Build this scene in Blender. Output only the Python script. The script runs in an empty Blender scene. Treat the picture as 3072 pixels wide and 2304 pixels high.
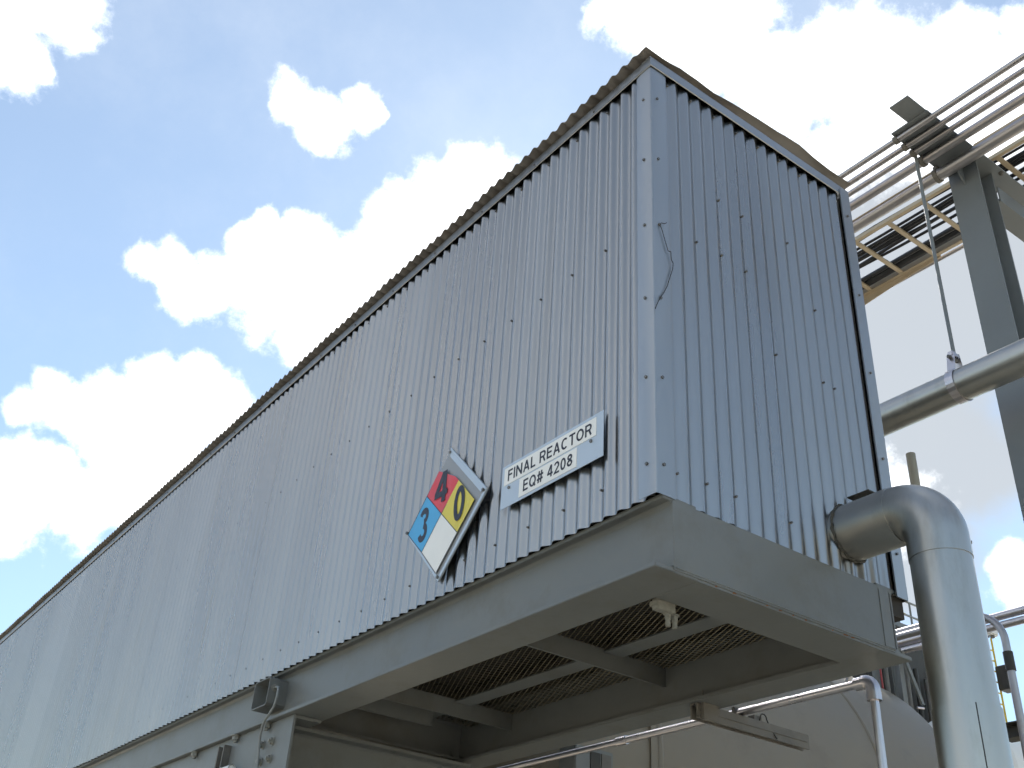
import bpy, bmesh, math, random
from mathutils import Vector, Matrix
random.seed(7)
scene = bpy.context.scene
C = scene.collection
ZB = 3.12          # height of the lower edge of the cladding above the ground; all z below are measured from that edge

# ------------------------------------------------------------------ camera
cd = bpy.data.cameras.new('camera'); cam = bpy.data.objects.new('camera', cd); C.objects.link(cam)
R = ((0.8020011, -0.5942837, 0.0601749), (0.3582617, 0.3979671, -0.8445536), (0.4779568, 0.6988913, 0.5320791))
m = Matrix.Identity(4)
for i in range(3):
    m[i][0] = R[0][i]; m[i][1] = -R[1][i]; m[i][2] = -R[2][i]
m[0][3], m[1][3], m[2][3] = -2.02735, -2.13164, -1.47126 + ZB
cam.matrix_world = m
cd.sensor_width = 36.0; cd.lens = 36.845; cd.clip_start = 0.05; cd.clip_end = 3000
scene.camera = cam

# ------------------------------------------------------------------ sky, sun, exposure
SUN = Vector((0.468, 0.586, 0.661)).normalized()
EL = math.asin(SUN.z); AZ = math.atan2(SUN.x, SUN.y)
SKY_STRENGTH = 0.118
CLOUD = 9.8
w = bpy.data.worlds.new('World'); scene.world = w; w.use_nodes = True
nt = w.node_tree; nt.nodes.clear()
N = nt.nodes.new; L = nt.links.new
out = N('ShaderNodeOutputWorld'); bg = N('ShaderNodeBackground'); bg.inputs['Strength'].default_value = SKY_STRENGTH
L(bg.outputs[0], out.inputs[0])
sky = N('ShaderNodeTexSky'); sky.sky_type = 'NISHITA'; sky.sun_disc = False
sky.sun_elevation = EL; sky.sun_rotation = AZ; sky.altitude = 0; sky.air_density = 1.0; sky.dust_density = 0.12; sky.ozone_density = 1.0
tc = N('ShaderNodeTexCoord')
def vmath(op, a, b=None):
    n = N('ShaderNodeVectorMath'); n.operation = op
    for k, v in ((0, a), (1, b)):
        if v is None: continue
        if isinstance(v, (tuple, list, Vector)): n.inputs[k].default_value = v
        elif isinstance(v, float): n.inputs['Scale'].default_value = v
        else: L(v, n.inputs[k])
    return n.outputs['Value'] if op in ('DOT_PRODUCT', 'LENGTH', 'DISTANCE') else n.outputs['Vector']
def smath(op, a, b=None, c=None, clamp=False):
    n = N('ShaderNodeMath'); n.operation = op; n.use_clamp = clamp
    for k, v in enumerate((a, b, c)):
        if v is None: continue
        if isinstance(v, (int, float)): n.inputs[k].default_value = v
        else: L(v, n.inputs[k])
    return n.outputs[0]
def srange(v, a, b, lo=0.0, hi=1.0, kind='SMOOTHSTEP'):
    n = N('ShaderNodeMapRange'); n.interpolation_type = kind
    L(v, n.inputs[0]); n.inputs[1].default_value = a; n.inputs[2].default_value = b; n.inputs[3].default_value = lo; n.inputs[4].default_value = hi
    return n.outputs[0]
def snoise(vec, scale, detail, rough, off=(0, 0, 0), lac=2.0):
    n = N('ShaderNodeTexNoise'); n.inputs['Scale'].default_value = scale; n.inputs['Detail'].default_value = detail
    n.inputs['Roughness'].default_value = rough; n.inputs['Lacunarity'].default_value = lac
    L(vmath('ADD', vec, off), n.inputs['Vector'])
    return n
D0 = vmath('NORMALIZE', tc.outputs['Generated'])
warp = snoise(D0, 10.0, 3.0, 0.62, (3.1, 1.7, 0.4))
wv = vmath('SUBTRACT', warp.outputs['Color'], (0.5, 0.5, 0.5))
wsc = N('ShaderNodeVectorMath'); wsc.operation = 'SCALE'; wsc.inputs['Scale'].default_value = 0.075; L(wv, wsc.inputs[0])
D1 = vmath('ADD', D0, wsc.outputs['Vector'])
# each cumulus heap: direction, angular radius, weight
HEAPS = [(-0.028, 0.711, 0.702, 0.0477, 1), (-0.002, 0.71, 0.705, 0.0334, 1), (-0.025, 0.734, 0.678, 0.035, 0.9), (-0.013, 0.746, 0.666, 0.027, 0.8), (0.006, 0.745, 0.668, 0.0114, 0.8), (0.203, 0.678, 0.706, 0.0223, 0.9), (0.236, 0.672, 0.702, 0.035, 1), (0.264, 0.645, 0.717, 0.0207, 0.95), (0.278, 0.637, 0.719, 0.0095, 0.85), (0.143, 0.806, 0.574, 0.0191, 0.9), (0.172, 0.8, 0.575, 0.0286, 0.95), (0.205, 0.793, 0.573, 0.0398, 1), (0.217, 0.759, 0.613, 0.0223, 0.95), (0.24, 0.775, 0.584, 0.0445, 1), (0.28, 0.769, 0.574, 0.0509, 1), (0.269, 0.746, 0.609, 0.035, 0.95), (0.311, 0.751, 0.583, 0.0572, 1), (0.308, 0.775, 0.552, 0.035, 0.9), (0.349, 0.72, 0.6, 0.0541, 1), (0.328, 0.685, 0.651, 0.035, 0.95), (0.354, 0.668, 0.655, 0.0477, 1), (0.378, 0.629, 0.679, 0.0366, 1), (0.299, 0.678, 0.671, 0.0143, 0.75), (0.374, 0.683, 0.627, 0.0509, 1), (0.115, 0.879, 0.463, 0.0159, 0.6), (0.096, 0.89, 0.446, 0.0191, 0.75), (0.129, 0.882, 0.452, 0.027, 0.85), (0.167, 0.874, 0.456, 0.035, 0.95), (0.199, 0.857, 0.475, 0.035, 1), (0.234, 0.84, 0.489, 0.0318, 1), (0.225, 0.866, 0.447, 0.0541, 1), (0.193, 0.883, 0.428, 0.0382, 0.95), (0.255, 0.848, 0.465, 0.0382, 1), (0.119, 0.913, 0.39, 0.0318, 0.9), (0.15, 0.904, 0.401, 0.0254, 0.85), (0.136, 0.923, 0.361, 0.0382, 0.95), (0.175, 0.908, 0.381, 0.0445, 1), (0.204, 0.894, 0.399, 0.0445, 1), (0.139, 0.93, 0.339, 0.0191, 0.7), (0.401, 0.477, 0.782, 0.0207, 0.85), (0.424, 0.449, 0.787, 0.0445, 1), (0.463, 0.423, 0.779, 0.0509, 1), (0.489, 0.399, 0.776, 0.0382, 1), (0.457, 0.455, 0.764, 0.035, 1), (0.486, 0.434, 0.758, 0.0382, 1), (0.517, 0.408, 0.753, 0.0382, 1), (0.553, 0.399, 0.732, 0.0541, 1), (0.586, 0.365, 0.723, 0.0509, 1), (0.614, 0.328, 0.718, 0.0477, 1), (0.634, 0.29, 0.717, 0.0477, 1), (0.648, 0.256, 0.717, 0.0445, 1), (0.614, 0.38, 0.692, 0.0541, 1), (0.638, 0.336, 0.693, 0.0541, 1), (0.661, 0.291, 0.692, 0.0572, 1), (0.624, 0.264, 0.735, 0.0318, 0.9), (0.636, 0.236, 0.735, 0.027, 0.85), (0.75, 0.501, 0.431, 0.0477, 0.8), (0.825, 0.431, 0.366, 0.0239, 0.95), (0.833, 0.432, 0.345, 0.027, 0.95)]
VEILS = [(0.65, 0.377, 0.66, 0.0827, 1), (0.69, 0.325, 0.647, 0.0827, 1), (0.694, 0.394, 0.603, 0.0954, 1), (0.735, 0.351, 0.58, 0.0891, 0.9), (0.724, 0.434, 0.537, 0.0922, 1), (0.765, 0.44, 0.47, 0.0763, 1), (0.778, 0.494, 0.389, 0.0636, 1), (0.788, 0.409, 0.46, 0.0541, 0.8)]
dens = None
for (x, y, z, r, s) in HEAPS:
    d = vmath('DISTANCE', D1, (x, y, z))
    v = smath('MULTIPLY_ADD', d, -s / (r * 1.2), s)
    dens = v if dens is None else smath('MAXIMUM', dens, v)
# rest of the sky: unseen cumulus laid out to darken the end wall
lf = snoise(D0, 2.6, 3.0, 0.55, (20.0, 1.0, 2.0))
away = srange(vmath('DOT_PRODUCT', D0, (0.478, 0.699, 0.532)), math.cos(math.radians(40)), math.cos(math.radians(25)), 1.0, 0.0)
gen = smath('SUBTRACT', smath('MULTIPLY', srange(lf.outputs['Fac'], 0.50, 0.72, 0.0, 1.15, 'LINEAR'), away), 0.30)
dens = smath('MAXIMUM', dens, gen)
fb = snoise(D0, 15.0, 7.0, 0.68, (1.0, 4.0, 2.0))
fbc = smath('SUBTRACT', fb.outputs['Fac'], 0.5)
dd = smath('MULTIPLY_ADD', fbc, 1.65, dens)
cover = srange(dd, 0.02, 0.62)
# shaded thinner cloud: grey, half see-through
vd = None
for (x, y, z, r, s) in VEILS:
    v = smath('MULTIPLY_ADD', vmath('DISTANCE', D1, (x, y, z)), -s / (r * 1.2), s)
    vd = v if vd is None else smath('MAXIMUM', vd, v)
veil = srange(smath('MULTIPLY_ADD', fbc, 0.4, vd), 0.0, 0.55, 0.0, 0.85)
thin = srange(smath('MULTIPLY_ADD', fbc, 0.35, lf.outputs['Fac']), 0.40, 0.85, 0.19, 0.36)
# sunlit heaps, greyer in their thick middles, brighter towards the sun
prox = srange(vmath('DOT_PRODUCT', D0, tuple(SUN)), 0.45, 0.95, 0.75, 1.35, 'LINEAR')
lum = smath('MULTIPLY', smath('MULTIPLY', srange(dd, 0.55, 1.15, 1.08, 0.55), prox), CLOUD)
def tone(colr, v):
    n = N('ShaderNodeVectorMath'); n.operation = 'SCALE'; n.inputs[0].default_value = colr
    if isinstance(v, float): n.inputs['Scale'].default_value = v
    else: L(v, n.inputs['Scale'])
    return n.outputs[0]
def over(f, a, b_):
    n = N('ShaderNodeMix'); n.data_type = 'RGBA'; L(f, n.inputs[0]); L(a, n.inputs[6]); L(b_, n.inputs[7]); return n.outputs[2]
tintn = N('ShaderNodeVectorMath'); tintn.operation = 'MULTIPLY'; L(sky.outputs[0], tintn.inputs[0]); tintn.inputs[1].default_value = (0.86, 1.03, 1.06)
base = over(thin, tintn.outputs[0], tone((0.95, 0.98, 1.0), CLOUD * 0.8))
base = over(veil, base, tone((0.93, 0.97, 1.0), CLOUD * 0.43))
base = over(cover, base, tone((0.97, 0.985, 1.0), lum))
L(base, bg.inputs['Color'])
w.cycles.sampling_method = 'MANUAL'; w.cycles.sample_map_resolution = 512

sd = bpy.data.lights.new('sun', 'SUN'); sd.energy = 5.0; sd.angle = math.radians(0.53); sd.color = (1.0, 0.955, 0.89)
so = bpy.data.objects.new('sun', sd); C.objects.link(so); so.location = (0, 0, 30)
so.rotation_euler = SUN.to_track_quat('Z', 'Y').to_euler()

vs = scene.view_settings
vs.view_transform = 'Standard'; vs.look = 'None'; vs.exposure = 0.5; vs.gamma = 1.0; vs.use_curve_mapping = False
scene.render.engine = 'CYCLES'
scene.cycles.max_bounces = 5; scene.cycles.diffuse_bounces = 3; scene.cycles.glossy_bounces = 2
scene.cycles.sample_clamp_indirect = 8.0
scene.cycles.use_adaptive_sampling = True; scene.cycles.adaptive_threshold = 0.03; scene.cycles.adaptive_min_samples = 8

# ------------------------------------------------------------------ materials
MATS = {}
def mat(name, base, metal=0.0, rough=0.5, var=0.15, vscale=3.0, stretch=(1, 1, 1), rvar=0.1, bump=0.0, bscale=40.0, bdist=0.01,
        tint=None, tamount=0.0, tscale=6.0, tlo=0.55, thi=0.75, spec=0.5, objvar=0.0):
    if name in MATS: return MATS[name]
    m = bpy.data.materials.new(name); m.use_nodes = True; t = m.node_tree; n = t.nodes.new; l = t.links.new
    b = t.nodes['Principled BSDF']; b.inputs['Metallic'].default_value = metal; b.inputs['Specular IOR Level'].default_value = spec
    g = n('ShaderNodeNewGeometry'); mp = n('ShaderNodeMapping'); mp.inputs['Scale'].default_value = stretch; l(g.outputs['Position'], mp.inputs['Vector'])
    no = n('ShaderNodeTexNoise'); no.inputs['Scale'].default_value = vscale; no.inputs['Detail'].default_value = 6; no.inputs['Roughness'].default_value = 0.6
    l(mp.outputs[0], no.inputs['Vector'])
    cr = n('ShaderNodeValToRGB'); cr.color_ramp.elements[0].position = 0.3; cr.color_ramp.elements[1].position = 0.7
    cr.color_ramp.elements[0].color = tuple(c * (1 - var) for c in base) + (1,)
    cr.color_ramp.elements[1].color = tuple(min(1, c * (1 + var)) for c in base) + (1,)
    l(no.outputs['Fac'], cr.inputs[0]); col = cr.outputs[0]
    if tint:
        n2 = n('ShaderNodeTexNoise'); n2.inputs['Scale'].default_value = tscale; n2.inputs['Detail'].default_value = 8; n2.inputs['Roughness'].default_value = 0.7
        l(mp.outputs[0], n2.inputs['Vector'])
        r2 = n('ShaderNodeMapRange'); r2.inputs[1].default_value = tlo; r2.inputs[2].default_value = thi; r2.inputs[4].default_value = tamount; l(n2.outputs['Fac'], r2.inputs[0])
        mx = n('ShaderNodeMix'); mx.data_type = 'RGBA'; l(r2.outputs[0], mx.inputs[0]); l(col, mx.inputs[6]); mx.inputs[7].default_value = tuple(tint) + (1,)
        col = mx.outputs[2]
    if objvar:
        oi = n('ShaderNodeObjectInfo'); rv = n('ShaderNodeMapRange'); rv.inputs[3].default_value = 1 - objvar; rv.inputs[4].default_value = 1 + objvar; l(oi.outputs['Random'], rv.inputs[0])
        vm = n('ShaderNodeVectorMath'); vm.operation = 'SCALE'; l(col, vm.inputs[0]); l(rv.outputs[0], vm.inputs['Scale']); col = vm.outputs[0]
    l(col, b.inputs['Base Color'])
    rr = n('ShaderNodeMapRange'); rr.inputs[1].default_value = 0.25; rr.inputs[2].default_value = 0.75
    rr.inputs[3].default_value = max(0.05, rough - rvar); rr.inputs[4].default_value = min(1, rough + rvar); l(no.outputs['Fac'], rr.inputs[0]); l(rr.outputs[0], b.inputs['Roughness'])
    if bump:
        nb = n('ShaderNodeTexNoise'); nb.inputs['Scale'].default_value = bscale; nb.inputs['Detail'].default_value = 3; l(mp.outputs[0], nb.inputs['Vector'])
        bp = n('ShaderNodeBump'); bp.inputs['Strength'].default_value = bump; bp.inputs['Distance'].default_value = bdist
        l(nb.outputs['Fac'], bp.inputs['Height']); l(bp.outputs[0], b.inputs['Normal'])
    MATS[name] = m; return m
M_SIDE = mat('galvanised_siding', (0.385, 0.383, 0.378), 1.0, 0.29, 0.07, 2.2, (1, 1, 0.08), 0.07, 0.22, 5.0, 0.005, tint=(0.33, 0.305, 0.27), tamount=0.45, objvar=0.03, tscale=5.0)
M_TRIM = mat('galvanised_trim', (0.385, 0.395, 0.405), 1.0, 0.40, 0.06, 3.0, (1, 1, 0.3), 0.06, 0.25, 6.0, 0.004)
M_ROOF = mat('weathered_roof_metal', (0.185, 0.17, 0.158), 0.3, 0.6, 0.22, 5.0, (1, 1, 1), 0.1, 0.3, 20.0, 0.004, tint=(0.18, 0.14, 0.115), tamount=0.7, tscale=9.0)
M_PAINT = mat('grey_steel_paint', (0.148, 0.155, 0.153), 0.0, 0.45, 0.09, 1.6, (1, 1, 1), 0.1, 0.18, 30.0, 0.003, tint=(0.11, 0.10, 0.08), tamount=0.6, tscale=3.5, tlo=0.5, thi=0.72)
M_RACK = mat('grey_rack_paint', (0.15, 0.165, 0.175), 0.0, 0.5, 0.1, 1.6, (1, 1, 1), 0.1, 0.15, 30.0, 0.003)
M_RUST = mat('rust', (0.20, 0.085, 0.035), 0.0, 0.9, 0.3, 40.0)
M_DARK = mat('dark_lining_and_gap_shade', (0.028, 0.024, 0.020), 0.0, 0.85, 0.4, 6.0)  # floor lining; also stands in for shade in the open joint
M_MESH = mat('expanded_metal', (0.17, 0.145, 0.095), 0.1, 0.6, 0.2, 8.0)
M_JACKET = mat('aluminium_jacket', (0.44, 0.435, 0.415), 1.0, 0.36, 0.07, 3.0, (1, 1, 0.3), 0.07, 0.3, 7.0, 0.003, tint=(0.24, 0.22, 0.18), tamount=0.6, tscale=4.0)
M_PIPE = mat('pipe_cladding_grey', (0.42, 0.40, 0.405), 1.0, 0.40, 0.1, 4.0, (1, 1, 1), 0.08, 0.15, 14.0, 0.003, tint=(0.26, 0.21, 0.17), tamount=0.5, tscale=8.0)
M_COND = mat('aluminium_conduit', (0.58, 0.55, 0.57), 1.0, 0.33, 0.06, 10.0)
M_STRUT = mat('galvanised_strut', (0.15, 0.14, 0.125), 0.3, 0.7, 0.25, 9.0, (1, 1, 1), 0.1, 0.2, 60.0, 0.002)
M_BOLT = mat('bolt_steel', (0.17, 0.165, 0.16), 0.6, 0.5, 0.3, 60.0)
M_PBOLT = mat('painted_bolt', (0.22, 0.215, 0.19), 0.0, 0.5, 0.2, 40.0)
M_TANK = mat('tank_paint', (0.20, 0.172, 0.13), 0.0, 0.5, 0.06, 1.5, (1, 1, 1), 0.08, 0.1, 8.0, 0.004, tint=(0.15, 0.12, 0.09), tamount=0.6, tscale=2.5)
M_TANK2 = mat('white_tank_paint', (0.74, 0.74, 0.72), 0.0, 0.4, 0.05, 2.0)
M_TRAY = mat('tray_beige', (0.46, 0.38, 0.27), 0.2, 0.5, 0.1, 5.0)
M_CABLE = mat('cable_black', (0.018, 0.019, 0.022), 0.0, 0.38, 0.2, 20.0)
M_GREYCABLE = mat('cable_grey', (0.20, 0.21, 0.21), 0.0, 0.55, 0.1, 20.0)
M_WIRE = mat('wire_dark', (0.03, 0.028, 0.026), 0.3, 0.6, 0.2, 20.0)
M_PLATE = mat('grey_placard_holder', (0.30, 0.31, 0.33), 0.3, 0.5, 0.06, 8.0)
M_SIGN = mat('sign_aluminium', (0.46, 0.53, 0.62), 0.3, 0.45, 0.04, 6.0)
M_WHITE = mat('label_white', (0.78, 0.78, 0.77), 0.0, 0.5, 0.03, 8.0)
M_INK = mat('label_ink', (0.012, 0.014, 0.03), 0.0, 0.5, 0.1, 8.0)
M_RED = mat('label_red', (0.62, 0.05, 0.07), 0.0, 0.45, 0.06, 12.0)
M_BLUE = mat('label_blue', (0.06, 0.36, 0.68), 0.0, 0.45, 0.06, 12.0)
M_YEL = mat('label_yellow', (0.66, 0.55, 0.07), 0.0, 0.45, 0.06, 12.0)
M_YPAINT = mat('safety_yellow_paint', (0.62, 0.46, 0.05), 0.0, 0.5, 0.1, 6.0)
M_BROWN = mat('brown_motor_paint', (0.11, 0.075, 0.05), 0.0, 0.55, 0.2, 6.0)
M_MACH = mat('dark_machine_paint', (0.045, 0.042, 0.036), 0.2, 0.6, 0.3, 5.0)
M_REDPIPE = mat('red_pipe_paint', (0.36, 0.05, 0.05), 0.0, 0.5, 0.1, 6.0)
M_LAMP = mat('lamp_white', (0.7, 0.69, 0.66), 0.0, 0.4, 0.05, 6.0)
M_GROUND = mat('concrete_ground', (0.48, 0.425, 0.32), 0.0, 0.9, 0.15, 0.35, (1, 1, 1), 0.05, 0.3, 12.0, 0.01, tint=(0.22, 0.20, 0.17), tamount=0.6, tscale=0.8)

# ------------------------------------------------------------------ geometry helpers
def thing(name, label, cat, loc=(0, 0, 0), group=None):
    o = bpy.data.objects.new(name, None); o.empty_display_size = 0.1; C.objects.link(o)
    o.location = (loc[0], loc[1], loc[2] + ZB); tag(o, label, cat, group); return o
def tag(o, label=None, cat=None, group=None, kind=None):
    if label: o['label'] = label
    if cat: o['category'] = cat
    if group: o['group'] = group
    if kind: o['kind'] = kind
    return o
def wloc(o):
    v = Vector((0, 0, 0))
    while o: v = v + o.location; o = o.parent
    return v
class MB:
    def __init__(s): s.v = []; s.f = []
    def add(s, vs, fs):
        k = len(s.v); s.v += [tuple(v) for v in vs]; s.f += [tuple(i + k for i in f) for f in fs]; return s
    def box(s, x0, x1, y0, y1, z0, z1):
        return s.add([(x0, y0, z0), (x1, y0, z0), (x1, y1, z0), (x0, y1, z0), (x0, y0, z1), (x1, y0, z1), (x1, y1, z1), (x0, y1, z1)],
                     [(0, 3, 2, 1), (4, 5, 6, 7), (0, 1, 5, 4), (1, 2, 6, 5), (2, 3, 7, 6), (3, 0, 4, 7)])
    def prism(s, poly, axis, a0, a1):
        n = len(poly)
        def P(q, a): return {'x': (a, q[0], q[1]), 'y': (q[0], a, q[1]), 'z': (q[0], q[1], a)}[axis]
        vs = [P(q, a0) for q in poly] + [P(q, a1) for q in poly]
        return s.add(vs, [tuple(range(n)), tuple(range(2 * n - 1, n - 1, -1))] + [(i, (i + 1) % n, n + (i + 1) % n, n + i) for i in range(n)])
    def cyl(s, p0, p1, r, n=20, r1=None, caps=True): return s.tube([p0, p1], r, n, caps, r1)
    def tube(s, path, r, n=12, caps=True, r1=None):
        P = [Vector(p) for p in path]; T = []
        for i in range(len(P)):
            t = (P[min(i + 1, len(P) - 1)] - P[max(i - 1, 0)]).normalized(); T.append(t)
        u = T[0].orthogonal().normalized(); vs = []
        for i in range(len(P)):
            u = (u - T[i] * u.dot(T[i])).normalized(); w_ = T[i].cross(u)
            rr = r[i] if isinstance(r, (list, tuple)) else (r if r1 is None or i == 0 else r1)
            for k in range(n):
                a = 2 * math.pi * k / n; vs.append(P[i] + (u * math.cos(a) + w_ * math.sin(a)) * rr)
        fs = [(i * n + k, i * n + (k + 1) % n, (i + 1) * n + (k + 1) % n, (i + 1) * n + k) for i in range(len(P) - 1) for k in range(n)]
        if caps: fs += [tuple(range(n - 1, -1, -1)), tuple((len(P) - 1) * n + k for k in range(n))]
        return s.add(vs, fs)
    def hexbolt(s, p, d, r, h):
        d = Vector(d).normalized(); p = Vector(p)
        s.tube([p, p + d * h * 0.22], r * 1.35, 16); s.tube([p + d * h * 0.2, p + d * h], r, 6); s.tube([p + d * h * 0.9, p + d * h * 1.5], r * 0.55, 10)
        return s
    def build(s, name, mt, parent=None, smooth=False, bevel=0.0, recalc=True):
        o_ = wloc(parent) if parent else Vector((0, 0, 0))
        me = bpy.data.meshes.new(name); bm = bmesh.new()
        vv = [bm.verts.new((v[0] - o_.x, v[1] - o_.y, v[2] + ZB - o_.z)) for v in s.v]
        for f in s.f:
            try: bm.faces.new([vv[i] for i in f])
            except ValueError: pass
        if recalc: bmesh.ops.recalc_face_normals(bm, faces=bm.faces)
        if bevel: bmesh.ops.bevel(bm, geom=[e for e in bm.edges if e.is_manifold and e.calc_face_angle(0) > 0.6], offset=bevel, segments=2, affect='EDGES', clamp_overlap=True)
        if smooth:
            for f in bm.faces: f.smooth = True
            for e in bm.edges:
                if e.is_manifold and e.calc_face_angle(0) > 0.6: e.smooth = False
        bm.to_mesh(me); bm.free(); me.materials.append(mt)
        o = bpy.data.objects.new(name, me); C.objects.link(o); o.parent = parent
        return o
def arc(c, a, b, r, t0, t1, n=10):
    """points c + r(cos t a + sin t b)"""
    c, a, b = Vector(c), Vector(a), Vector(b)
    return [c + (a * math.cos(t0 + (t1 - t0) * i / n) + b * math.sin(t0 + (t1 - t0) * i / n)) * r for i in range(n + 1)]
def wsec(x0, x1, z0, z1, tf, tw, xw=None):
    """wide-flange outline"""
    c = (x0 + x1) / 2 if xw is None else xw; a, b = c - tw / 2, c + tw / 2; k = 0.010
    return [(x0, z0), (x1, z0), (x1, z0 + tf), (b + k, z0 + tf), (b, z0 + tf + k), (b, z1 - tf - k), (b + k, z1 - tf), (x1, z1 - tf), (x1, z1), (x0, z1),
            (x0, z1 - tf), (a - k, z1 - tf), (a, z1 - tf - k), (a, z0 + tf + k), (a - k, z0 + tf), (x0, z0 + tf)]

# ================================================================== setting
g = MB().add([(-600, -600, -ZB), (600, -600, -ZB), (600, 600, -ZB), (-600, 600, -ZB)], [(0, 1, 2, 3)]).build('ground', M_GROUND, recalc=False)
tag(g, 'pale sunlit concrete ground of the plant', kind='structure')

# ================================================================== the clad enclosure
W, H, LEN = 1.232, 1.945, 13.2
PITCH, AMP = 0.0677, 0.0078
enc = thing('reactor_enclosure', 'long raised box clad in corrugated galvanised sheet with FINAL REACTOR sign', 'enclosure', (0, 0, 0))

def corrugated(npitch, phase, seg=18, ext=0.35, depth=AMP, t=0.0012):
    """closed outline (along, out) of a corrugated sheet; out < 0 is outwards"""
    k0, k1 = -int(ext * seg), int((npitch + ext) * seg); fr, bk = [], []
    for i in range(k0, k1 + 1):
        a = i * PITCH / seg; c = -depth * math.cos(2 * math.pi * (a / PITCH) )
        c = c * 1.0
        fr.append((a, c)); bk.append((a, c + t))
    return fr, bk
def sheet_mesh(name, npitch, z0, z1, side, parent, mt, waves=None):
    fr, bk = corrugated(npitch, 0); n = len(fr); vs = []; fs = []
    zs = [z0, z0 + (z1 - z0) * 0.33, z0 + (z1 - z0) * 0.66, z1]
    for layer in (fr, bk):
        for z in zs:
            for (a, c) in layer: vs.append((c, a, z) if side == 'long' else (a, c, z))
    def I(l, j, i): return l * len(zs) * n + j * n + i
    for l in (0, 1):
        for j in range(len(zs) - 1):
            for i in range(n - 1): fs.append((I(l, j, i), I(l, j, i + 1), I(l, j + 1, i + 1), I(l, j + 1, i)))
    for i in range(n - 1): fs.append((I(0, 0, i), I(0, 0, i + 1), I(1, 0, i + 1), I(1, 0, i)))
    b = MB(); b.add(vs, fs)
    return b
# long wall: sheets of twelve corrugations lapped by half a corrugation. crest lies at 0.045 + k * pitch
CREST_L = 0.045
first = None; y = CREST_L - PITCH * 0.5; k = 0
proto = sheet_mesh('siding_sheet', 12, 0.0, H + 0.01, 'long', enc, M_SIDE).build('siding_sheet', M_SIDE, enc, smooth=True)
proto.location = (0.0108, CREST_L, 0)
yy = CREST_L + 12 * PITCH; i = 1
while yy < LEN - 0.5:
    o = proto.copy(); C.objects.link(o); o.parent = enc; o.location = (0.0108 + (0.0006 if i % 2 else 0.0) + random.uniform(-.0003, .0003), yy, random.uniform(-.002, .002))
    yy += 12 * PITCH; i += 1
LEN = yy + 0.03
# end wall: a lap six corrugations from the corner, as the light line in the sheet shows
CREST_S = 0.003 + PITCH
s1 = sheet_mesh('s', 5, 0.0, H + 0.01, 'short', enc, M_SIDE).build('siding_sheet', M_SIDE, enc, smooth=True); s1.location = (CREST_S, 0.0098, 0)
s2 = sheet_mesh('s', 11, 0.0, H + 0.01, 'short', enc, M_SIDE).build('siding_sheet', M_SIDE, enc, smooth=True); s2.location = (CREST_S + 5 * PITCH, 0.0113, -0.003)
# far wall, plain back of the box
MB().box(W - 0.02, W - 0.012, 0.02, LEN, 0.0, H).build('back_wall', M_SIDE, enc)
MB().box(0.03, W - 0.02, LEN - 0.06, LEN - 0.05, 0.0, H).build('far_end_wall', M_SIDE, enc)
MB().box(0.03, W - 0.03, 0.03, LEN - 0.06, 0.012, 0.02).build('floor_plate', M_DARK, enc)
# near corner trim: one folded angle, slightly rounded nose
def folded(pts, t, z0, z1):
    """sheet folded along pts (x, y) with thickness t, extruded in z"""
    P = [Vector((a, b)) for a, b in pts]; off = []
    for i in range(len(P)):
        d = (P[min(i + 1, len(P) - 1)] - P[max(i - 1, 0)]).normalized(); off.append(P[i] + Vector((-d.y, d.x)) * t)
    poly = [tuple(p) for p in P] + [tuple(p) for p in reversed(off)]
    return MB().prism(poly, 'z', z0, z1)
folded([(0.0005, 0.083), (-0.0015, 0.06), (-0.001, 0.006), (0.0004, 0.0018), (0.002, 0.0), (0.006, -0.0012), (0.06, -0.0018), (0.083, -0.0002)], 0.0012, -0.002, 1.935).build('corner_trim', M_TRIM, enc, smooth=True)
# far corner: dark strip coloured as the shade in the open joint, then the edge plate that hangs below the sheet
MB().box(1.152, 1.168, 0.004, 0.012, -0.02, 1.93).build('joint_shade_strip', M_DARK, enc)
fp = MB().box(1.168, W, -0.012, -0.006, -0.024, 1.95); fp.box(W - 0.003, W, -0.006, 0.09, -0.024, 1.95)
fp.build('corner_trim', M_TRIM, enc)
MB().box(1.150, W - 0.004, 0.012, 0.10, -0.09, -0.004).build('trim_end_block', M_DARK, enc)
# eave flashings, folded strip with a drip edge
def strip(poly, axis, a0, a1): return MB().prism(poly, axis, a0, a1)
fl = [(-0.0060, 1.925), (-0.0030, 1.923), (-0.0022, 1.931), (-0.0018, 1.972), (0.05, 1.974), (0.05, 1.976), (-0.0036, 1.976), (-0.0046, 1.934)]
strip(fl, 'y', -0.0055, 4.02).build('eave_flashing', M_TRIM, enc)
strip([(a + 0.0012, b + 0.001) for a, b in fl], 'y', 4.0, 8.03).build('eave_flashing', M_TRIM, enc)
strip([(a, b) for a, b in fl], 'y', 8.01, LEN).build('eave_flashing', M_TRIM, enc)
strip([(a - 0.0025, b) for a, b in fl], 'x', -0.0068, W + 0.006).build('eave_flashing', M_TRIM, enc)
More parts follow.
